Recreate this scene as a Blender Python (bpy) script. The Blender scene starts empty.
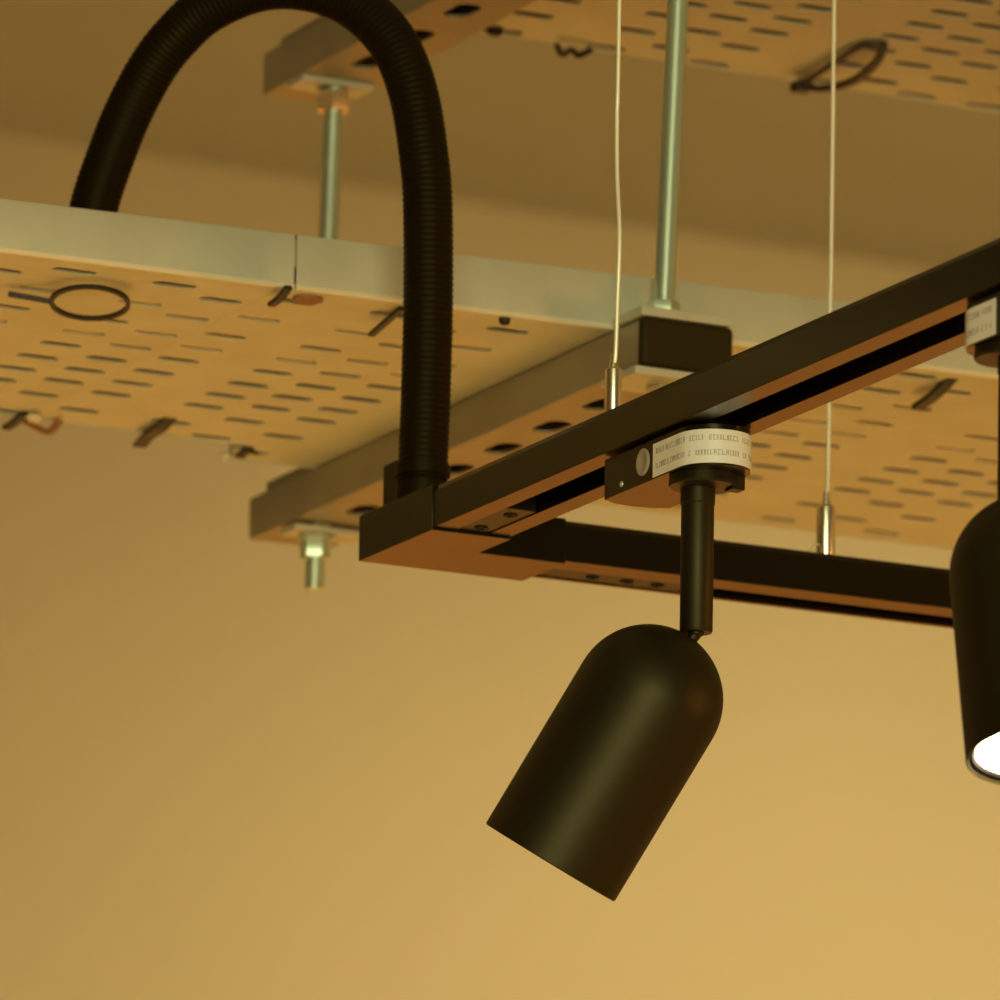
import bpy, bmesh, math, random
from mathutils import Vector, Matrix
random.seed(4)
S = bpy.context.scene
COL = S.collection
PI = math.pi
V = Vector

# ------------------------------------------------------------------ materials
def principled(name, col, rough=.5, metal=0., spec=.5, noise=0., nscale=40., bump=0., bscale=200., emit=None, estr=0.):
    m = bpy.data.materials.new(name); m.use_nodes = True
    nt = m.node_tree; b = nt.nodes['Principled BSDF']
    b.inputs['Base Color'].default_value = (*col, 1)
    b.inputs['Roughness'].default_value = rough
    b.inputs['Metallic'].default_value = metal
    b.inputs['Specular IOR Level'].default_value = spec
    tc = None
    if noise or bump:
        tc = nt.nodes.new('ShaderNodeTexCoord')
    if noise:
        n = nt.nodes.new('ShaderNodeTexNoise'); n.inputs['Scale'].default_value = nscale
        n.inputs['Detail'].default_value = 5
        nt.links.new(tc.outputs['Object'], n.inputs['Vector'])
        r = nt.nodes.new('ShaderNodeValToRGB')
        r.color_ramp.elements[0].position = .3; r.color_ramp.elements[1].position = .7
        r.color_ramp.elements[0].color = (*[c*(1-noise) for c in col], 1)
        r.color_ramp.elements[1].color = (*[min(1, c*(1+noise)) for c in col], 1)
        nt.links.new(n.outputs['Fac'], r.inputs['Fac'])
        nt.links.new(r.outputs['Color'], b.inputs['Base Color'])
    if bump:
        n2 = nt.nodes.new('ShaderNodeTexNoise'); n2.inputs['Scale'].default_value = bscale
        nt.links.new(tc.outputs['Object'], n2.inputs['Vector'])
        bp = nt.nodes.new('ShaderNodeBump'); bp.inputs['Strength'].default_value = bump
        bp.inputs['Distance'].default_value = .001
        nt.links.new(n2.outputs['Fac'], bp.inputs['Height'])
        nt.links.new(bp.outputs['Normal'], b.inputs['Normal'])
    if emit:
        b.inputs['Emission Color'].default_value = (*emit, 1)
        b.inputs['Emission Strength'].default_value = estr
    return m

M = dict(
    wall=principled('wall_paint', (.64, .56, .36), .9, spec=.1, noise=.02, nscale=1.2, bump=.1, bscale=90),
    brown_wall=principled('brown_plaster', (.20, .155, .085), .9, spec=.1, noise=.1, nscale=3),
    warm_bounce=principled('orange_bounce_panel', (.60, .235, .055), .6, noise=.15, nscale=4),
    ceiling=principled('ceiling_paint', (.375, .375, .315), .95, spec=.1, noise=.03, nscale=1.5),
    floor=principled('oiled_wood', (.56, .39, .18), .5, noise=.15, nscale=3),
    black=principled('black_powder_coat', (.006, .004, .001), .50, spec=.52),
    rail=principled('black_anodised_rail', (.008, .006, .002), .27, spec=.5),
    black_in=principled('black_groove', (.006, .005, .004), .6, spec=.2),
    conduit=principled('black_conduit_plastic', (.009, .0055, .001), .5, spec=.14),
    cap=principled('black_cap_plastic', (.024, .018, .005), .6, spec=.25),
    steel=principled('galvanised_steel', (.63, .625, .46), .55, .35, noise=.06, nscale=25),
    steel_highlight=principled('painted_fold_highlight', (.95, .88, .64), .35, .3),
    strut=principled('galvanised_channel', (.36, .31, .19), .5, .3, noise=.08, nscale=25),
    rod=principled('zinc_rod', (.68, .84, .66), .32, .8),
    wire=principled('steel_wire', (.95, .92, .68), .4, .3),
    chrome=principled('polished_chrome', (.92, .86, .64), .26, 1.),
    brass=principled('zinc_yellow_nut', (.80, .62, .34), .35, .7),
    label=principled('label_paper', (.97, .96, .86), .3, spec=.7),
    ink=principled('label_ink', (.56, .52, .40), .5),
    button=principled('grey_button', (.42, .37, .27), .5),
    bulb=principled('glowing_lens', (1, .9, .7), .3, emit=(1., .84, .52), estr=14.),
    reflector=principled('pale_reflector', (.9, .8, .6), .25, .3),
    tie=principled('black_nylon', (.016, .010, .003), .5),
    tie_brown=principled('reddish_tape', (.30, .13, .05), .6),
    cable=principled('cream_cable', (.92, .74, .42), .6),
    filler_cable=principled('slot_darkening_cable', (.035, .020, .005), .6),
    white=principled('white_nylon', (.75, .68, .45), .5),
)

for k, c in (('black', (1, .88, .42, 1)), ('rail', (1, .88, .45, 1)), ('conduit', (1, .80, .35, 1)), ('cap', (1, .85, .4, 1))):
    M[k].node_tree.nodes['Principled BSDF'].inputs['Specular Tint'].default_value = c   # warm-toned coatings
# ------------------------------------------------------------------ mesh helpers
def obj(name, bm, mat, parent=None, smooth=35, bevel=0):
    """link bm (world coordinates) as one mesh object, in its parent's frame"""
    off = V((0, 0, 0))
    if parent is not None:
        off = parent.matrix_basis.translation.copy() if parent.parent is None else parent.parent.matrix_basis.translation.copy()
    o0 = off
    bmesh.ops.recalc_face_normals(bm, faces=bm.faces)
    bmesh.ops.translate(bm, verts=bm.verts, vec=-o0)
    me = bpy.data.meshes.new(name); bm.to_mesh(me); bm.free()
    for p in me.polygons: p.use_smooth = smooth > 0
    if smooth > 0: me.set_sharp_from_angle(angle=math.radians(smooth))
    me.materials.append(M[mat] if isinstance(mat, str) else mat)
    o = bpy.data.objects.new(name, me); COL.objects.link(o)
    if parent is not None: o.parent = parent
    if bevel:
        b = o.modifiers.new('edge', 'BEVEL'); b.width = bevel; b.segments = 2; b.limit_method = 'ANGLE'
        b.angle_limit = math.radians(40)
    return o

def thing(name, label, cat, loc=(0, 0, 0), group=None):
    o = bpy.data.objects.new(name, None); COL.objects.link(o); o.location = loc
    o.matrix_basis.translation = V(loc)
    o.empty_display_size = .05
    o['label'] = label; o['category'] = cat
    if group: o['group'] = group
    return o
def tag(o, label, cat, group=None):
    o['label'] = label; o['category'] = cat
    if group: o['group'] = group
    return o

def add_box(bm, lo, hi):
    g = bmesh.ops.create_cube(bm, size=1)['verts']
    lo, hi = V(lo), V(hi)
    for v in g:
        v.co = V([lo[i] + (v.co[i] + .5)*(hi[i]-lo[i]) for i in range(3)])
    return g
def add_prism(bm, prof, axis, t0, t1):
    """closed 2-D profile swept along a world axis. axis 'x': prof=(y,z); 'y': prof=(x,z); 'z': prof=(x,y)"""
    def P(a, b, t):
        return (t, a, b) if axis == 'x' else (a, t, b) if axis == 'y' else (a, b, t)
    A = [bm.verts.new(P(a, b, t0)) for a, b in prof]; B = [bm.verts.new(P(a, b, t1)) for a, b in prof]
    n = len(prof)
    for i in range(n): bm.faces.new((A[i], A[(i+1) % n], B[(i+1) % n], B[i]))
    bm.faces.new(A); bm.faces.new(list(reversed(B)))
def frame(d, hint=(0, 0, 1)):
    d = V(d).normalized(); h = V(hint)
    if abs(d.dot(h)) > .95: h = V((1, 0, 0))
    a = d.cross(h).normalized(); return a, a.cross(d).normalized(), d
def add_lathe(bm, o, d, prof, seg=32, close=False, hint=(0, 0, 1)):
    """prof = [(t along d, radius)]"""
    a, b, d = frame(d, hint); o = V(o); rings = []
    for t, r in prof:
        if r < 1e-6: rings.append([bm.verts.new(o + d*t)])
        else: rings.append([bm.verts.new(o + d*t + (a*math.cos(2*PI*k/seg) + b*math.sin(2*PI*k/seg))*r) for k in range(seg)])
    def join(A, B):
        if len(A) == 1 and len(B) == 1: return
        for k in range(seg):
            k2 = (k+1) % seg
            if len(A) == 1: bm.faces.new((A[0], B[k2], B[k]))
            elif len(B) == 1: bm.faces.new((A[k], A[k2], B[0]))
            else: bm.faces.new((A[k], A[k2], B[k2], B[k]))
    for i in range(len(rings)-1): join(rings[i], rings[i+1])
    if close: join(rings[-1], rings[0])
    else:
        for R_ in (rings[0], rings[-1]):
            if len(R_) > 1: bm.faces.new(R_)
def add_cyl(bm, p, q, r, seg=24):
    p, q = V(p), V(q); add_lathe(bm, p, q-p, [(0, r), ((q-p).length, r)], seg)
def catmull(pts, n):
    P = [V(p) for p in pts]; P = [P[0]*2-P[1]] + P + [P[-1]*2-P[-2]]; out = []
    for i in range(1, len(P)-2):
        for k in range(n):
            t = k/n; a, b, c, d = P[i-1:i+3]
            out.append(.5*((2*b) + (c-a)*t + (2*a-5*b+4*c-d)*t*t + (3*b-a-3*c+d)*t**3))
    out.append(P[-2]); return out
def resample(pts, step):
    out = [pts[0]]; acc = 0
    for a, b in zip(pts, pts[1:]):
        L = (b-a).length; 
        if L < 1e-9: continue
        t = step-acc
        while t <= L:
            out.append(a + (b-a)*(t/L)); t += step
        acc = L-(t-step)
    return out
def add_tube(bm, pts, rad, seg=16, cap=True, flat=None):
    """rad: number or function(index, n); flat=(w,h) gives a strap section"""
    P = [V(p) for p in pts]; n = len(P); rings = []
    up = None
    for i, p in enumerate(P):
        d = (P[min(i+1, n-1)]-P[max(i-1, 0)]).normalized()
        if up is None: a, b, _ = frame(d)
        else:
            b = (up-d*up.dot(d)).normalized(); a = d.cross(b).normalized()
        up = b
        r = rad(i, n) if callable(rad) else rad
        if flat: rings.append([bm.verts.new(p+a*x*flat[0]/2+b*y*flat[1]/2) for x, y in ((-1, -1), (1, -1), (1, 1), (-1, 1))])
        else: rings.append([bm.verts.new(p+(a*math.cos(2*PI*k/seg)+b*math.sin(2*PI*k/seg))*r) for k in range(seg)])
    for A, B in zip(rings, rings[1:]):
        m = len(A)
        for k in range(m): bm.faces.new((A[k], A[(k+1) % m], B[(k+1) % m], B[k]))
    if cap: bm.faces.new(rings[0]); bm.faces.new(rings[-1])
def plate_with_holes(bm, outer, holes, z0, z1):
    """flat horizontal plate with real holes, lower face at z0 and upper at z1"""
    ed = []
    for loop in [outer]+holes:
        vs = [bm.verts.new((x, y, z0)) for x, y in loop]
        ed += [bm.edges.new((vs[i], vs[(i+1) % len(vs)])) for i in range(len(vs))]
    r = bmesh.ops.triangle_fill(bm, edges=ed, use_beauty=True, use_dissolve=False, normal=(0, 0, 1))
    fs = [f for f in r['geom'] if isinstance(f, bmesh.types.BMFace)]
    e = bmesh.ops.extrude_face_region(bm, geom=fs, use_keep_orig=True)
    bmesh.ops.translate(bm, verts=[v for v in e['geom'] if isinstance(v, bmesh.types.BMVert)], vec=(0, 0, z1-z0))
def stadium(cx, cy, lx, ly, n=4):
    """rounded slot outline: full length lx along x, full width ly along y (or the other way round)"""
    pts = []
    if lx >= ly:
        r = ly/2; h = lx/2-r
        for k in range(n+1): t = -PI/2+PI*k/n; pts.append((cx+h+r*math.cos(t), cy+r*math.sin(t)))
        for k in range(n+1): t = PI/2+PI*k/n; pts.append((cx-h+r*math.cos(t), cy+r*math.sin(t)))
    else:
        r = lx/2; h = ly/2-r
        for k in range(n+1): t = PI*k/n; pts.append((cx+r*math.cos(t), cy+h+r*math.sin(t)))
        for k in range(n+1): t = PI+PI*k/n; pts.append((cx+r*math.cos(t), cy-h+r*math.sin(t)))
    return pts

# ------------------------------------------------------------------ the room
X0, X1, Y0, Y1, ZC = -2.2, 8.0, -2.6, 9.5, 4.405
def room_part(name, lo, hi, mat):
    bm = bmesh.new(); add_box(bm, lo, hi); o = obj(name, bm, mat, smooth=0); o['kind'] = 'structure'; return o
room_part('floor', (X0-.1, Y0-.1, -.1), (X1+.1, Y1+.1, 0), 'floor')
room_part('ceiling', (X0-.1, Y0-.1, ZC), (X1+.1, Y1+.1, ZC+.1), 'ceiling')
room_part('wall_back', (X0-.1, Y1, 0), (X1+.1, Y1+.1, ZC), 'wall')
room_part('wall_left', (X0-.1, Y0, 0), (X0, Y1, ZC), 'brown_wall')
room_part('wall_right', (X1, Y0, 0), (X1+.1, Y1, ZC), 'wall')

room_part('bounce_panel_1', (X0, Y1-.03, 0), (X1, Y1, 2.25), 'warm_bounce')  # unseen orange panel added for the rail undersides to reflect
# ------------------------------------------------------------------ lighting track
ZT, ZB = 2.5140, 2.4920           # top and underside of the rails
XA, XB = 1.7549, 1.7989           # long rail, running towards the viewer
YB, YC = 3.6317, 3.6757           # cross rail
track = thing('lighting_track', 'black suspended track frame with mitred corner carrying the two spotlights', 'track', (1.777, 3.654, ZT))
def rail_profile(a, b, la=.0125, lb=.0125, u=.005):
    g0, g1 = a+la, b-lb; l = .0030
    return [(a+.0040, ZT), (b-.0040, ZT), (b-.0012, ZT-.0010), (b, ZT-.0036), (b, ZB+.0004), (b-.0004, ZB), (g1, ZB), (g1, ZB+l), (g1+u, ZB+l),
            (g1+u, ZT-.003), (g0-.005, ZT-.003), (g0-.005, ZB+l), (g0, ZB+l), (g0, ZB), (a+.0004, ZB), (a, ZB+.0004), (a, ZT-.0036), (a+.0012, ZT-.0010)]
bm = bmesh.new(); add_prism(bm, rail_profile(XA, XB), 'y', 2.30, 3.5955); obj('rail', bm, 'rail', track, 20)
bm = bmesh.new(); add_prism(bm, rail_profile(YB, YC, .0190, .0040, .0015), 'x', 1.8480, 3.00); obj('rail', bm, 'rail', track, 20)
bm = bmesh.new()
add_prism(bm, [(XA-.0008, YC+.0050), (XA-.0008, 3.5950), (XB+.0001, 3.5950), (XB+.0001, YB-.0001), (1.8490, YB-.0001), (1.8490, YC+.0050)], 'z', ZB-.0014, ZT+.0002)
conn = obj('corner_connector', bm, 'rail', track, 20, bevel=.0003)
# contact tongues that slide into both rails, with their screws
for nm, lo, hi in (('tongue', (1.7685, 3.540, ZB+.0006), (1.7853, 3.595, ZB+.008)), ('tongue', (1.849, 3.6512, ZB+.0006), (1.935, 3.6710, ZB+.008))):
    bm = bmesh.new(); add_box(bm, lo, hi); t_ = obj(nm, bm, 'black', conn, 20)
for p in ((1.777, 3.585), (1.777, 3.552), (1.880, 3.661), (1.900, 3.661), (1.918, 3.661)):
    bm = bmesh.new(); add_lathe(bm, (p[0], p[1], ZB+.001), (0, 0, -1), [(0, .0036), (.0012, .0036), (.0014, .002), (.0006, .0016), (.0006, 0)], 14)
    obj('screw', bm, 'black_in', conn)
# feed box on top of the corner
bm = bmesh.new(); add_box(bm, (1.7640, 3.6520, ZT), (1.7900, 3.6740, ZT+.0265)); obj('feed_box', bm, 'black', track, 20, bevel=.001)

# ------------------------------------------------------------------ flexible conduit
cpts = [(1.7736, 3.6464, 2.528), (1.7738, 3.6462, 2.548), (1.7742, 3.6458, 2.5702), (1.7745, 3.6452, 2.6223), (1.7738, 3.6462, 2.6747), (1.7719, 3.6485, 2.7012),
        (1.7688, 3.6525, 2.7279), (1.764, 3.6587, 2.7497), (1.7578, 3.6666, 2.7656), (1.7488, 3.6782, 2.7798), (1.738, 3.692, 2.7902),
        (1.7236, 3.7105, 2.7970), (1.7092, 3.7289, 2.7970), (1.6931, 3.7497, 2.7888), (1.6823, 3.7634, 2.7759), (1.6741, 3.7739, 2.7613),
        (1.6663, 3.7839, 2.7408), (1.6604, 3.7915, 2.7199), (1.6538, 3.8, 2.6906), (1.6490, 3.806, 2.6530)]
cond = thing('flexible_conduit', 'black corrugated cable conduit arching from the track corner into the metal cable tray', 'conduit', (1.7736, 3.6464, ZT))
fine = resample(catmull(cpts, 24), .0008)
bm = bmesh.new()
add_tube(bm, fine, lambda i, n:   .0128+.00024*math.cos(2*PI*i/4), 28)
obj('corrugated_hose', bm, 'conduit', cond, 80)
bm = bmesh.new()
add_lathe(bm, (1.7736, 3.6464, ZT+.0006), (0, 0, 1), [(0, .0128), (.002, .0138), (.012, .0138), (.0125, .0118), (.015, .0118), (.0155, .0142), (.021, .0142), (.0215, .0130)], 28)
obj('gland', bm, 'conduit', cond, 30)

# ------------------------------------------------------------------ suspension wires
def suspension(label, path, base, r, h, tail=False):
    t = thing('suspension_wire', label, 'wire', base, 'wires holding up the lighting track')
    bm = bmesh.new(); add_tube(bm, catmull(path, 6), .0011, 8); obj('wire', bm, 'wire', t)
    bm = bmesh.new()
    add_lathe(bm, base, (0, 0, 1), [(0, r*.95), (.0008, r), (h-.0012, r), (h, r*.82), (h+.0004, r*.5), (h+.0030, r*.46), (h+.0034, r*.36), (h+.007, r*.34), (h+.0075, r*.2)], 28)
    obj('wire_gripper', bm, 'chrome', t, 30)
    if tail:
        b = V(base)
        bm = bmesh.new(); add_tube(bm, catmull([b+V(q) for q in ((-.004, 0, .009), (-.0085, -.002, .0075), (-.0115, -.003, .0035), (-.015, -.003, .0015))], 6), .0006, 8)
        obj('wire_tail', bm, 'wire', t)
    return t
suspension('thin steel wire with small gripper on the near track rail, beside the black strut cap',
           [(1.777, 3.4404, 2.545), (1.777, 3.439, 2.5525), (1.777, 3.4379, 2.5772), (1.777, 3.4367, 2.6093), (1.777, 3.4400, 2.64), (1.777, 3.4411, 2.6704), (1.777, 3.4404, 2.7278), (1.777, 3.4404, 3.1), (1.777, 3.4404, ZC)],
           (1.777, 3.4411, ZT), .0043, .030)
suspension('thin steel wire with chrome gripper standing on the far cross rail of the track',
           [(2.0145, 3.6537, 2.548), (2.0152, 3.6537, 2.566), (2.0152, 3.6537, 2.6492), (2.0155, 3.6537, 2.6814), (2.0155, 3.6537, 2.8162), (2.0155, 3.6537, 3.1), (2.0155, 3.6537, ZC)],
           (2.0142, 3.6537, ZT), .0050, .030, True)

# ------------------------------------------------------------------ spotlights
def spotlight(label, ystem, far, dome, axis, power, L=.0907, ho=.015, wrap=.0270):
    """far = +1: the adapter box reaches away from the viewer from its hub; -1: towards the viewer"""
    cx = 1.777; yh = ystem-ho*far; r = .018; z0, z1 = ZB-.0210, ZB-.0002
    t = thing('spotlight', label, 'spotlight', (cx, ystem, ZB), 'track spotlights')
    n = 20
    prof = [(cx-r, yh+.078*far), (cx-r*.55, yh+.0825*far), (cx, yh+.084*far), (cx+r*.55, yh+.0825*far), (cx+r, yh+.078*far)]
    arc = [(cx+r*math.cos(PI*k/n), yh-far*r*math.sin(PI*k/n)) for k in range(n+1)]
    bm = bmesh.new(); add_prism(bm, prof+arc, 'z', z0, z1-.0012)
    # neck that locks into the groove of the rail
    add_box(bm, (cx-.0085, min(yh, yh+.06*far), z1-.002), (cx+.0085, max(yh, yh+.06*far), ZB+.0055))
    ad = obj('adapter', bm, 'rail', t, 30)
    # round latch button on the visible side
    if far > 0:
        bm = bmesh.new(); add_lathe(bm, (cx-r+.0002, yh+.0375, ZB-.0105), (-1, 0, 0), [(0, .0066), (.0008, .0066), (.0012, .006), (.0012, .0045), (.0009, .004), (.0009, 0)], 28)
        tag_ = obj('latch_button', bm, 'button', ad); tag_['label'] = 'round grey latch button'
        bm = bmesh.new(); add_lathe(bm, (cx-r+.0002, yh+.0600, ZB-.0168), (-1, 0, 0), [(0, .0016), (.0006, .0014), (.0006, 0)], 12)
        obj('rivet', bm, 'rod', ad)
    # paper label wrapped round the hub
    def path(s, off):
        """arc length s from the middle of the hub's nose -> (x,y)"""
        R_ = r+off; q = PI/2*r
        sg = 1 if s > 0 else -1; a = abs(s)
        if a <= q:
            th = a/r; return (cx+sg*R_*math.sin(th), yh-far*R_*math.cos(th))
        return (cx+sg*R_, yh+far*(a-q))
    LL = PI/2*r+wrap; lz0, lz1 = ZB-.0203, ZB-.0040
    bm = bmesh.new(); N = 48; cols = []
    for k in range(N+1):
        s = -LL+2*LL*k/N
        cols.append([bm.verts.new((*path(s, o), z)) for o, z in ((.0001, lz0), (.0001, lz1), (.0004, lz1), (.0004, lz0))])
    for A, B in zip(cols, cols[1:]):
        for k in range(4): bm.faces.new((A[k], A[(k+1) % 4], B[(k+1) % 4], B[k]))
    bm.faces.new(cols[0]); bm.faces.new(cols[-1])
    lb = obj('label', bm, 'label', t, 40); lb['label'] = 'white paper label wrapped round the adapter'
    # two lines of tiny print, too small to read in the photograph
    bm = bmesh.new(); rnd = random.Random(7)
    for zr in (ZB-.0080, ZB-.0152):
        s = -LL+.0035
        while s < LL-.005:
            w = rnd.choice((.0007, .0010, .0014)); h = .0026
            k = rnd.random()
            strokes = [(s, s+.00045, zr-h/2, zr+h/2)]
            if k > .25: strokes.append((s, s+w, zr+h/2-.0005, zr+h/2))
            if k > .45: strokes.append((s, s+w, zr-.00025, zr+.00025))
            if k < .75: strokes.append((s, s+w, zr-h/2, zr-h/2+.0005))
            if k > .6: strokes.append((s+w-.0004, s+w, zr-h/2, zr+h/2))
            for a, b_, c, d in strokes:
                q = [bm.verts.new((*path(u, o), z)) for o in (.00042, .00055) for u, z in ((a, c), (b_, c), (b_, d), (a, d))]
                for f in ((0, 1, 2, 3), (4, 5, 6, 7), (0, 1, 5, 4), (1, 2, 6, 5), (2, 3, 7, 6), (3, 0, 4, 7)): bm.faces.new([q[i] for i in f])
            s += w+.0006+(.0022 if rnd.random() < .2 else 0)
    obj('label_print', bm, 'ink', lb, 0)
    # collar under the hub, stem, ball joint
    yd = ystem-.005*far
    bm = bmesh.new(); add_lathe(bm, (cx, yd, z0), (0, 0, -1), [(0, .0162), (.0042, .0166), (.0052, .0160)], 36)
    add_box(bm, (cx+.0105, yd-.010, z0-.0066), (cx+.0175, yd-.003, z0))
    obj('swivel_collar', bm, 'black', t, 35)
    zs = z0-.0750
    bm = bmesh.new(); add_lathe(bm, (cx, ystem, z0-.004), (0, 0, -1), [(0, .0084), (.0085, .0084), (.009, .0080), (.0700, .0080), (.0710, .0074)], 32)
    obj('stem', bm, 'black', t, 35)
    D = V(dome); A = V(axis).normalized(); R_ = .0362
    top = V((cx, ystem, zs)); dv = (D-top).normalized(); foot = D-dv*(R_-.001)
    bm = bmesh.new(); add_cyl(bm, top+V((0, 0, .004)), top-V((0, 0, .0010)), .0040, 16)
    add_cyl(bm, top, foot, .0030, 16); add_lathe(bm, top+V((0, 0, .0012)), (0, 0, -1), [(-.004, 0)]+[(-.004*math.cos(PI*k/10), .004*math.sin(PI*k/10)) for k in range(1, 10)]+[(.004, 0)], 16)
    obj('ball_joint', bm, 'black', t, 60)
    prof = [(-R_*math.cos(PI/2*k/18), R_*math.sin(PI/2*k/18)) for k in range(19)]
    prof += [(L*.25, R_), (L*.5, R_), (L*.75, R_), (L-.0006, R_), (L, R_-.0005), (L, R_-.0009), (L-.0006, R_-.0012), (L-.020, R_-.0016), (L-.022, R_-.0024), (L-.050, .020), (L-.052, 0)]
    bm = bmesh.new(); add_lathe(bm, D, A, prof, 72)
    sh = obj('lamp_shade', bm, 'black', t, 35)
    bm = bmesh.new(); add_lathe(bm, D+A*(L-.0050), A, [(-.008, .020), (-.006, .0343), (.0030, .0345), (.0036, .0341), (.0030, .0328), (-.004, .0312)], 48, close=True)
    obj('lens_ring', bm, 'black_in', t, 50)
    bm = bmesh.new(); add_lathe(bm, D+A*(L-.0032), A, [(-.006, .010), (-.006, .0306), (0, .0316), (.0014, .022), (.0020, .011), (.0022, 0)], 48)
    bl = obj('light_lens', bm, 'bulb', t, 50); bl['label'] = 'glowing round lens'
    ld = bpy.data.lights.new('spotlight_beam', 'SPOT'); ld.energy = power; ld.color = (1, .70, .34); ld.spot_size = math.radians(64); ld.spot_blend = .5
    ld.shadow_soft_size = .02
    lo = bpy.data.objects.new('spotlight_beam', ld); COL.objects.link(lo); lo.location = D+A*(L+.004)
    lo.rotation_euler = (-A).to_track_quat('Z', 'Y').to_euler()
    return t
spotlight('black dome topped spotlight seen whole, tilted to the left and turned from the viewer', 3.351, 1,
          (1.7574, 3.3625, 2.3634), (-.3762, .3755, -.847), 30)
spotlight('lit black spotlight cut by the right picture edge, its bright opening showing', 3.049, -1,
          (1.7702, 3.0226, 2.3618), (-.0225, -.2250, -.9740), 30, .0862, .009, .0215)

# ------------------------------------------------------------------ cable trays
K = 1.0909
BX, BY, ZTR = 1.9116, 3.7076, 2.6377
def front_y(x): return BY-.0370*(x-BX)             # the flange runs very slightly out of square
GROUPS = [-680, -555, -428, -302, -187, -72.5, 50, 176, 303, 430, 556, 682]
EVEN = [28, 68, 107, 135, 163, 192, 219, 245, 285]
ODD = [8, 44, 83, 119, 150, 179, 206, 232, 264, 305]
def lower_slots(xa, xb, extra):
    out = []
    for g in GROUPS:
        for c in (-1, 0, 1):
            X = g+c*31.5
            x = BX+X*K*.001
            rows = (ODD if c == 0 else EVEN)+([325] if c and extra and X > -50 else [])
            for Y in rows:
                y = BY+Y*K*.001
                if x-.0135 < xa or x+.0135 > xb or y-.006 < front_y(x)+.004: continue
                out.append(stadium(x, y, .0248, .0086))
    return out
def tray_section(label, xa, xb, outer, holes, z, zf, flange_h, far_y, fy, far_h):
    t = thing('cable_tray', label, 'cable tray', ((xa+xb)/2, 3.88, z), 'perforated steel cable trays')
    bm = bmesh.new(); plate_with_holes(bm, outer, holes, z, z+.0012); obj('perforated_base', bm, 'steel', t, 20)
    # front flange: rounded bottom bend, tapering a little
    bm = bmesh.new()
    ha, hb = flange_h(xa), flange_h(xb); A = []; B = []
    for (x, h, L_) in ((xa+.0004, ha, A), (xb-.0008, hb, B)):
        y = fy(x); q = .0028
        pr = [(y+.0012, z+.0012), (y+q, z-.0001)]
        for k in range(1, 6): a = PI/2*k/5; pr.append((y+q-q*math.sin(a), z-.0001+q-q*math.cos(a)))
        pr += [(y, z+h-.0008), (y+.0005, z+h), (y+.0060, z+h), (y+.0060, z+h-.0012), (y+.0012, z+h-.0012)]
        L_ += [bm.verts.new((x, yy, zz)) for yy, zz in pr]
    n = len(A)
    for i in range(n): bm.faces.new((A[i], A[(i+1) % n], B[(i+1) % n], B[i]))
    bm.faces.new(A); bm.faces.new(list(reversed(B)))
    obj('side_flange', bm, 'steel', t, 40)
    bm = bmesh.new(); add_tube(bm, [(xa+.0004, fy(xa)+.0010, z+.0017), (xb-.0008, fy(xb)+.0010, z+.0017)], .0017, 12)  # paler bead paints in the highlight along the flange bend
    o = obj('folded_edge_highlight', bm, 'steel_highlight', t, 60); o['label'] = 'folded lower edge with painted-in highlight'
    bm = bmesh.new()
    for (a, b, y) in far_y: add_box(bm, (a, y-.0012, z-.0004), (b, y, z+far_h))
    obj('side_flange', bm, 'steel', t, 20)
    return t
SEAM = 1.7314; SB = 1.7238
YF, YF2 = BY+.312*K, BY+.341*K
fh = lambda x: .0277+(x-1.567)*.0075
tray_section('perforated metal cable tray section left of the flange seam, ring shaped tie under it', 0.95, SEAM-.0001,
             [(0.95, front_y(.95)+.0026), (SB-.0001, front_y(SB)+.0026), (SB-.0001, YF), (0.95, YF)],
             lower_slots(.95, SB+.004, False), ZTR, 0, fh, [(0.95, SB-.0001, YF)], front_y, .024)
XS = BX-.050
tray_section('perforated metal cable tray section right of the flange seam, running behind the black track', SEAM+.0001, 2.95,
             [(SB+.0001, front_y(SB)+.0026), (2.95, front_y(2.95)+.0026), (2.95, YF2), (XS, YF2), (XS, YF), (SB+.0001, YF)],
             lower_slots(SB-.003, 2.95, True), ZTR, 0, fh, [(SB+.0001, XS, YF), (XS, 2.95, YF2)], front_y, .024)
# upper tray
UX, UY, ZU = 2.0178, 4.0454, 2.8976
hol = []
for g in (-444, -308, -172, -36, 98, 237, 351, 487, 623, 759):
    for c in (-1, 0, 1):
        x = UX+(g+c*34)*.001
        rows = [-14, -53, -85, -114, -143, -171, -200, -228, -257, -297] if c == 0 else [2, -36, -71, -99, -127, -155, -183, -211, -240, -268, -305]
        for Y in rows: hol.append(stadium(x, UY+Y*.001, .0258, .0090))
YU0, YU1 = 3.722, UY+.009
tray_section('perforated metal cable tray overhead at the top edge, highest of the trays', 1.50, 2.95,
             [(1.50, YU0+.0026), (2.95, YU0+.0026), (2.95, YU1), (1.50, YU1)], hol, ZU, 0, lambda x: .03, [(1.50, 2.95, YU1)], lambda x: YU0, .024)

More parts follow.
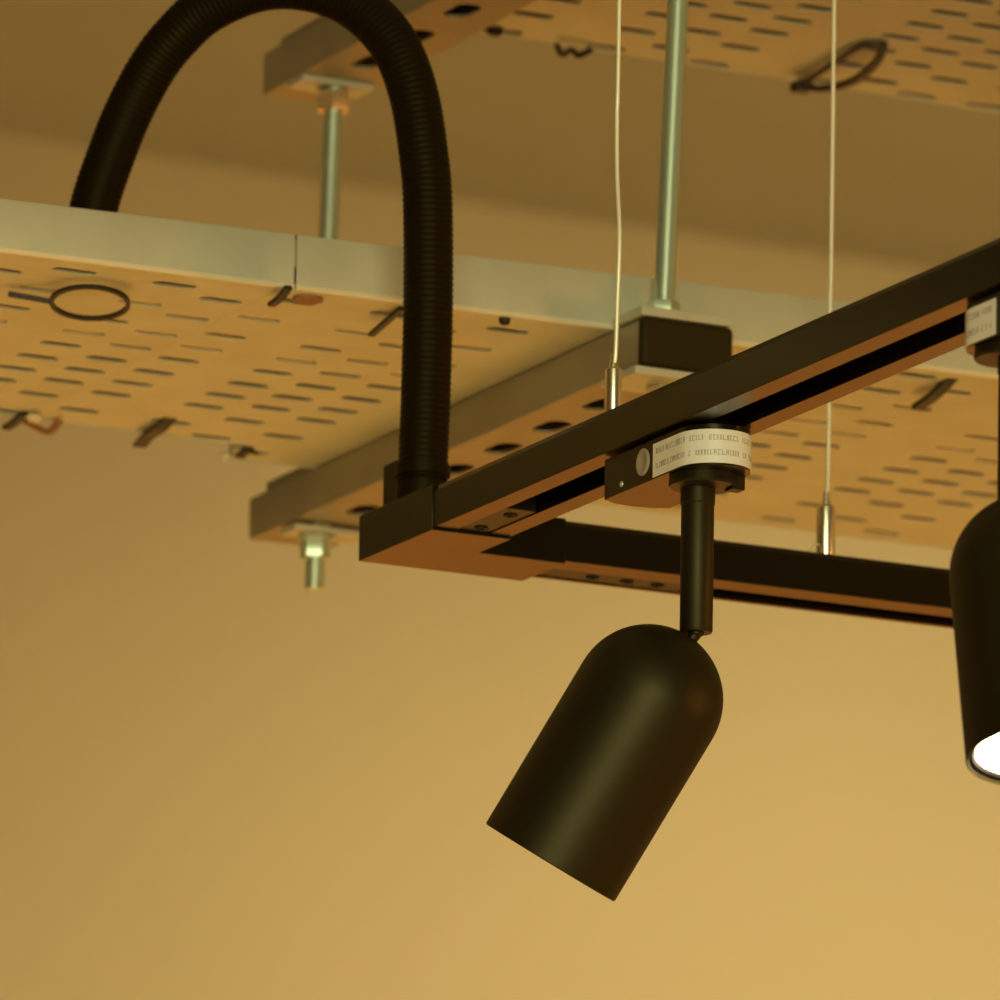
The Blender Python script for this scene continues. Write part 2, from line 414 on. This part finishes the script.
# cables seen only through the tray slots; dark ones added to darken the slots
def tray_cables(ys, z, x0, x1, mat, label, group):
    for i, y in enumerate(ys):
        n = int((x1-x0)/.05)
        bm = bmesh.new(); add_tube(bm, [(x0+.05*k, y+.0006*math.sin(9*x0+4*k+i), z+.0012+.0086) for k in range(n+1)], .0084, 12)
        tag(obj('power_cable', bm, mat), label, 'cable', group)
tray_cables([3.768+.0182*k for k in range(7)], ZTR, 1.0, 2.9, 'cable', 'cream cable lying in the lower tray, showing pale through the slots', 'pale cables in the lower tray')
tray_cables([3.8965+.0182*k for k in range(8)], ZTR, 1.0, 2.9, 'filler_cable', 'dark brown cable added in the lower tray to darken its slots', 'added dark cables in the lower tray')
tray_cables([3.7370], ZTR, 1.56, 2.9, 'filler_cable', 'dark brown cable added along the front flange to darken the lower tray slots', 'added dark cable at the front flange')
tray_cables([3.7520+.0182*k for k in range(17)], ZU, 1.55, 2.9, 'filler_cable', 'dark brown cable added in the upper tray to darken its slots', 'added dark cables in the upper tray')

# ------------------------------------------------------------------ strut channels
SX0, SX1 = 1.9140, 1.9665; SC = (SX0+SX1)/2; TH = .0016; SH = .0248
def channel(label, ya, yb, z0, capped, drop=0):
    t = thing('strut_channel', label, 'strut', (SC, (ya+yb)/2, z0), 'slotted strut channels')
    h = SH; z1 = z0+h
    holes = []
    y = 4.121
    while y > ya+.02:
        if y < yb-.02: holes.append(stadium(1.9385, y, .0155, .0295, 8))
        y -= .0590
    bm = bmesh.new()
    plate_with_holes(bm, [(SX0+.002, ya), (SX1-.002, ya), (SX1-.002, yb), (SX0+.002, yb)], holes, z0, z0+TH)
    for s, xe in ((1, SX0), (-1, SX1)):
        q = .0022
        pr = [(xe+s*.002, z0+TH), (xe+s*.002, z0)]
        pr += [(xe+s*.0014, z0+.0001), (xe+s*.0006, z0+.0007), (xe, z0+q)]
        pr += [(xe, z1-.002), (xe+s*.0006, z1-.0006), (xe+s*.002, z1), (xe+s*.010, z1), (xe+s*.010, z1-.007), (xe+s*.0078, z1-.007), (xe+s*.0078, z1-TH), (xe+s*TH, z1-TH), (xe+s*TH, z0+TH)]
        add_prism(bm, pr, 'y', ya, yb)
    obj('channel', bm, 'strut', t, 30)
    bm = bmesh.new(); add_box(bm, (SX0+.003, 4.0815 if capped else 4.068, z1-.001), (SX1-.003, yb-.016, z1+(.0062 if capped else .0052))); obj('tray_clip', bm, 'strut', t, 30, bevel=.0008)
    if capped:
        bm = bmesh.new(); add_box(bm, (SX0-.0012, ya-.0030, z0-.0012), (SX1+.0012, ya+.004, z1+.0004))
        o = obj('end_cap', bm, 'cap', t, 30, bevel=.003); o['label'] = 'black plastic end cap'
    return t
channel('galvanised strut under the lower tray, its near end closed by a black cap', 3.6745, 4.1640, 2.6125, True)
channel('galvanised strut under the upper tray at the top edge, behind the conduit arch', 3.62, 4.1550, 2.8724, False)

# ------------------------------------------------------------------ threaded rods
def add_hex(bm, c, r, h, hint=(0, 0, 1)):
    add_lathe(bm, c, (0, 0, 1), [(0, r*.95), (h*.1, r), (h*.9, r), (h, r*.95)], 6, hint=hint)
def rod(label, x, y, zlo, zref, lean, plates, nuts):
    t = thing('threaded_rod', label, 'rod', (x, y, zlo), 'threaded hanger rods')
    bm = bmesh.new(); p = []; z = 0; L = ZC-zlo+.001; i = 0
    while z < L: p.append((z,   .0057 if i % 2 else .0052)); z += .0009; i += 1
    p.append((L, .0057)); 
    # hung slightly out of plumb
    dr = V((.893*lean, -.449*lean, 1)).normalized()
    add_lathe(bm, V((x, y, zlo))-V((.893*lean, -.449*lean, 0))*(zref-zlo), dr, p, 16); obj('rod', bm, 'rod', t, 80)
    for (z, ax, bx, ay, by, h) in plates:
        bm = bmesh.new()
        plate_with_holes(bm, [(x-ax, y-ay), (x+bx, y-ay), (x+bx, y+by), (x-ax, y+by)], [[(x+.0063*math.cos(2*PI*k/20), y+.0063*math.sin(2*PI*k/20)) for k in range(20)]], z, z+h)
        obj('plate_washer', bm, 'steel', t, 20, bevel=.0005)
    for (z, r, h, m) in nuts:
        bm = bmesh.new(); add_hex(bm, (x+.893*lean*(z-zref), y-.449*lean*(z-zref), z), r, h, (-.89, .45, 0) if m == 'brass' else (0, 0, 1)); obj('hex_nut', bm, m, t, 30)
        
    return t
ZL, ZUs = 2.6125, 2.8724
rod('zinc threaded rod behind the conduit, its nutted lower end hanging below the strut', 1.9358, 4.112, 2.5755, 2.73, .024,
    [(ZL-.0056, .0215, .0240, .0105, .0115, .0034), (ZUs-.0036, .0215, .0240, .0105, .0115, .0034)],
    [(ZL-.0190, .0088, .0110, 'rod'), (ZL-.0082, .0112, .0018, 'steel'), (ZUs-.0170, .0104, .0105, 'brass')])
rod('zinc threaded rod standing on the black capped strut end, between the two wires', 1.9358, 3.692, 2.5960, 2.645, .033,
    [(ZL-.0064, .0275, .0260, .0215, .018, .0042), (ZL+SH+.0006, .0235, .0300, .0205, .012, .0050)],
    [(ZL-.0175, .0078, .0105, 'brass'), (ZL+SH+.0058, .0086, .0085, 'rod')])

# ------------------------------------------------------------------ ties and scraps under the trays
def tie(name, label, cat, pts, flat, mat='tie', n=6, group='cable ties under the trays'):
    bm = bmesh.new(); add_tube(bm, catmull(pts, n), 0, flat=flat); return tag(obj(name, bm, mat, smooth=50), label, cat, group)
zt = ZTR-.003
# ring shaped tie
t = thing('hanging_tie', 'black cable tie hanging as a ring with a straight tail, under the left tray', 'cable tie', (1.6387, 3.7684, zt), 'cable ties under the trays')
f = V((.447, .892, 0)); rgt = V((.893, -.449, 0)); c = V((1.6387, 3.7684, zt-.004)); e2 = f*.975+V((0, 0, -.22))
loop = [c+rgt*(.0200*math.cos(a))+e2*(.0180*math.sin(a)) for a in [PI+2*PI*k/40 for k in range(41)]]
bm = bmesh.new(); add_tube(bm, loop, 0, flat=(.0022, .0022)); obj('loop', bm, 'tie', t)
bm = bmesh.new(); add_tube(bm, [loop[0]+rgt*.001, loop[0]-rgt*.010+V((0, 0, .002)), loop[0]-rgt*.0225+V((0, 0, .004))], 0, flat=(.0026, .0026)); obj('tail', bm, 'tie', t)
tie('hanging_tie', 'wide dark cable tie end hanging off the far edge of the left tray', 'cable tie',
    [(1.7965, 4.058, zt-.0025), (1.7940, 4.040, zt-.0008), (1.7935, 4.022, zt), (1.7935, 4.008, zt+.004)], (.0075, .0018))
tie('hanging_tie', 'thick dark cable tie poking out of a tray slot near the lit spotlight', 'cable tie',
    [(2.1265, 3.7560, zt-.0035), (2.1249, 3.7323, zt-.001), (2.1236, 3.712, zt+.004)], (.0062, .0030))
tie('hanging_tie', 'short dark cable tie on the far tray edge, at the left picture edge', 'cable tie',
    [(1.7150, 4.058, zt-.002), (1.7160, 4.050, zt-.001), (1.7169, 4.036, zt+.002)], (.0045, .0025))
tie('hanging_tie', 'short dark cable tie end directly below the seam of the front flange', 'cable tie',
    [(1.7260, 3.7325, zt-.002), (1.7257, 3.721, zt-.001), (1.7250, 3.709, zt+.002)], (.0040, .0022))
tie('hanging_tie', 'dark cable tie end just left of the hanging conduit under the tray', 'cable tie',
    [(1.7958, 3.757, zt-.004), (1.7957, 3.7388, zt-.001), (1.7955, 3.7192, zt+.002)], (.0034, .0020))
bm = bmesh.new(); add_lathe(bm, (1.8535, 3.7150, ZTR), (0, 0, -1), [(0, .0032), (.002, .0030), (.0035, .0018), (.0035, 0)], 14)
tag(obj('hanging_bolt', bm, 'tie'), 'dark bolt head under the tray edge right of the conduit', 'bolt')
bm = bmesh.new(); add_prism(bm, stadium(1.7448, 3.7215+.006, .0165, .0130, 6), 'z', ZTR-.0016, ZTR-.0001)
tag(obj('hanging_tape', bm, 'tie_brown'), 'reddish tape patch under the tray just right of the seam', 'tape')
# crumpled scrap at the far edge of the left tray
t = thing('hanging_scrap', 'crumpled pale and orange plastic scrap on the far edge of the left tray', 'scrap', (1.729, 4.047, zt))
bm = bmesh.new(); bmesh.ops.create_icosphere(bm, subdivisions=2, radius=.0045)
for v in bm.verts: v.co = v.co*(1+.5*(random.random()-.5)); v.co.z *= .5; v.co += V((1.7215, 4.035, zt-.0005))
obj('pale_piece', bm, 'white', t)
bm = bmesh.new(); add_tube(bm, catmull([(1.722, 4.046, zt), (1.7310, 4.052, zt-.001), (1.7395, 4.056, zt-.002), (1.7400, 4.048, zt-.001), (1.7395, 4.040, zt+.001)], 5), 0, flat=(.0040, .0020)); obj('orange_piece', bm, 'tie_brown', t)
bm = bmesh.new(); bmesh.ops.create_icosphere(bm, subdivisions=2, radius=.0040)
for v in bm.verts: v.co = v.co*(1+.4*(random.random()-.5)); v.co.z *= .6; v.co += V((1.8536, 4.066, ZTR-.003))
tag(obj('hanging_clip', bm, 'white'), 'small pale clip on the far tray edge beside the end of the lower strut', 'clip')
tie('hanging_tie', 'tiny dark cable tie stub beside the pale clip at the strut end', 'cable tie',
    [(1.8590, 4.060, zt-.001), (1.8605, 4.0500, zt+.002)], (.0055, .0020))
# looped tie under the upper tray
zu = ZU-.005
t = thing('hanging_tie', 'black cable tie hanging as a long loop under the upper tray at top right', 'cable tie', (2.21, 4.0, zu), 'cable ties under the trays')
bm = bmesh.new()
add_tube(bm, catmull([(2.2100, 4.0428, zu-.001), (2.2175, 4.0373, zu-.003), (2.2235, 4.0224, zu-.004), (2.2250, 4.0019, zu-.004), (2.2215, 3.9744, zu-.001), (2.2162, 3.9574, zu+.004)], 8), 0, flat=(.0046, .0030)); obj('strap', bm, 'tie', t)
bm = bmesh.new()
add_tube(bm, catmull([(2.2162, 3.9574, zu+.004), (2.2060, 3.9640, zu+.003), (2.2060, 3.9894, zu+.0015), (2.2070, 4.0143, zu+.0005), (2.2080, 4.0420, zu-.001)], 8), 0, flat=(.0034, .0022)); obj('return_strap', bm, 'tie', t)
bm = bmesh.new(); add_box(bm, (2.2040, 4.038, zu-.0045), (2.2150, 4.049, zu+.0015)); obj('tie_head', bm, 'tie', t, 30, bevel=.0015)
bm = bmesh.new(); add_lathe(bm, (2.0094, 4.0452, ZU), (0, 0, -1), [(0, .0050), (.002, .0048), (.004, .003), (.004, 0)], 12)
tag(obj('hanging_bolt', bm, 'tie'), 'dark bolt head on the far edge of the upper tray, nearest the strut', 'bolt')
tie('hanging_tie', 'small curled dark tie on the upper tray edge, left of the first wire', 'cable tie',
    [(2.050, 4.047, zu+.002), (2.0560, 4.051, zu-.002), (2.0610, 4.049, zu+.001), (2.0665, 4.051, zu-.001), (2.072, 4.045, zu+.002)], (.0030, .0022))

# ------------------------------------------------------------------ light
def area(name, loc, target, sx, sy, power, col):
    l = bpy.data.lights.new(name, 'AREA'); l.shape = 'RECTANGLE'; l.size = sx; l.size_y = sy; l.energy = power; l.color = col
    o = bpy.data.objects.new(name, l); COL.objects.link(o); o.location = loc
    o.rotation_euler = (V(loc)-V(target)).to_track_quat('Z', 'Y').to_euler(); return o
area('assumed_daylight', (-.75, -2.4, 2.1), (1.9, 3.8, 2.4), 2.9, 2.0, 170, (1., .96, .58))  # assumed daylight from behind the camera; bare area light, no window modelled
for i, (x, y) in enumerate(((0.2, 1.2), (3.6, 1.4), (1.6, 5.0), (4.4, 4.6), (3.2, 7.0), (6.2, 6.8), (-.4, 4.4), (2.4, 8.75), (4.2, 8.75), (6.0, 8.75))):
    l = bpy.data.lights.new('added_bounce_spot', 'SPOT'); l.energy = 270 if y > 8 else 205; l.color = (1, .78, .36); l.spot_size = math.radians(85); l.spot_blend = .6; l.shadow_soft_size = .06
    o = bpy.data.objects.new('added_bounce_spot', l); COL.objects.link(o); o.location = (x, y, 2.15 if y > 3 else 3.2)  # added spots without fittings, for warm bounce off floor and back panel

l = bpy.data.lights.new('added_wall_spot', 'SPOT'); l.energy = 165; l.color = (1, .81, .43); l.spot_size = math.radians(116); l.spot_blend = 1; l.shadow_soft_size = .1  # unseen spot added to brighten the back wall towards the lower right
o = bpy.data.objects.new('added_wall_spot', l); COL.objects.link(o); o.location = (5.5, 7.2, 4.0)
o.rotation_euler = (V((5.5, 7.2, 4.0))-V((5.3, 9.5, 2.0))).to_track_quat('Z', 'Y').to_euler()
l = bpy.data.lights.new('assumed_warm_light', 'POINT'); l.energy = 45; l.color = (1, .42, .10); l.shadow_soft_size = .15  # assumed unseen warm source at the right; bare point light, no fitting
o = bpy.data.objects.new('assumed_warm_light', l); COL.objects.link(o); o.location = (4.0, 1.7, 2.2)
w = bpy.data.worlds.new('World'); S.world = w; w.use_nodes = True
w.node_tree.nodes['Background'].inputs['Color'].default_value = (.9, .8, .5, 1)
w.node_tree.nodes['Background'].inputs['Strength'].default_value = .04

# ------------------------------------------------------------------ camera
cd = bpy.data.cameras.new('camera'); cam = bpy.data.objects.new('camera', cd); COL.objects.link(cam)
hd, pt, rl = .4648, math.radians(4), .0145
cam.matrix_world = Matrix.Translation((0, 0, 1.6)) @ Matrix.Rotation(-hd, 4, 'Z') @ Matrix.Rotation(PI/2+pt, 4, 'X') @ Matrix.Rotation(rl, 4, 'Z')
cd.sensor_fit = 'HORIZONTAL'; cd.sensor_width = 36; cd.lens = 288; cd.shift_y = 1.2339
cd.clip_start = .05; cd.clip_end = 100
cd.dof.use_dof = True; cd.dof.focus_distance = 3.84; cd.dof.aperture_fstop = 16
S.camera = cam
S.view_settings.view_transform = 'Standard'; S.view_settings.look = 'None'; S.view_settings.gamma = 1
S.view_settings.use_curve_mapping = False; S.view_settings.exposure = 0
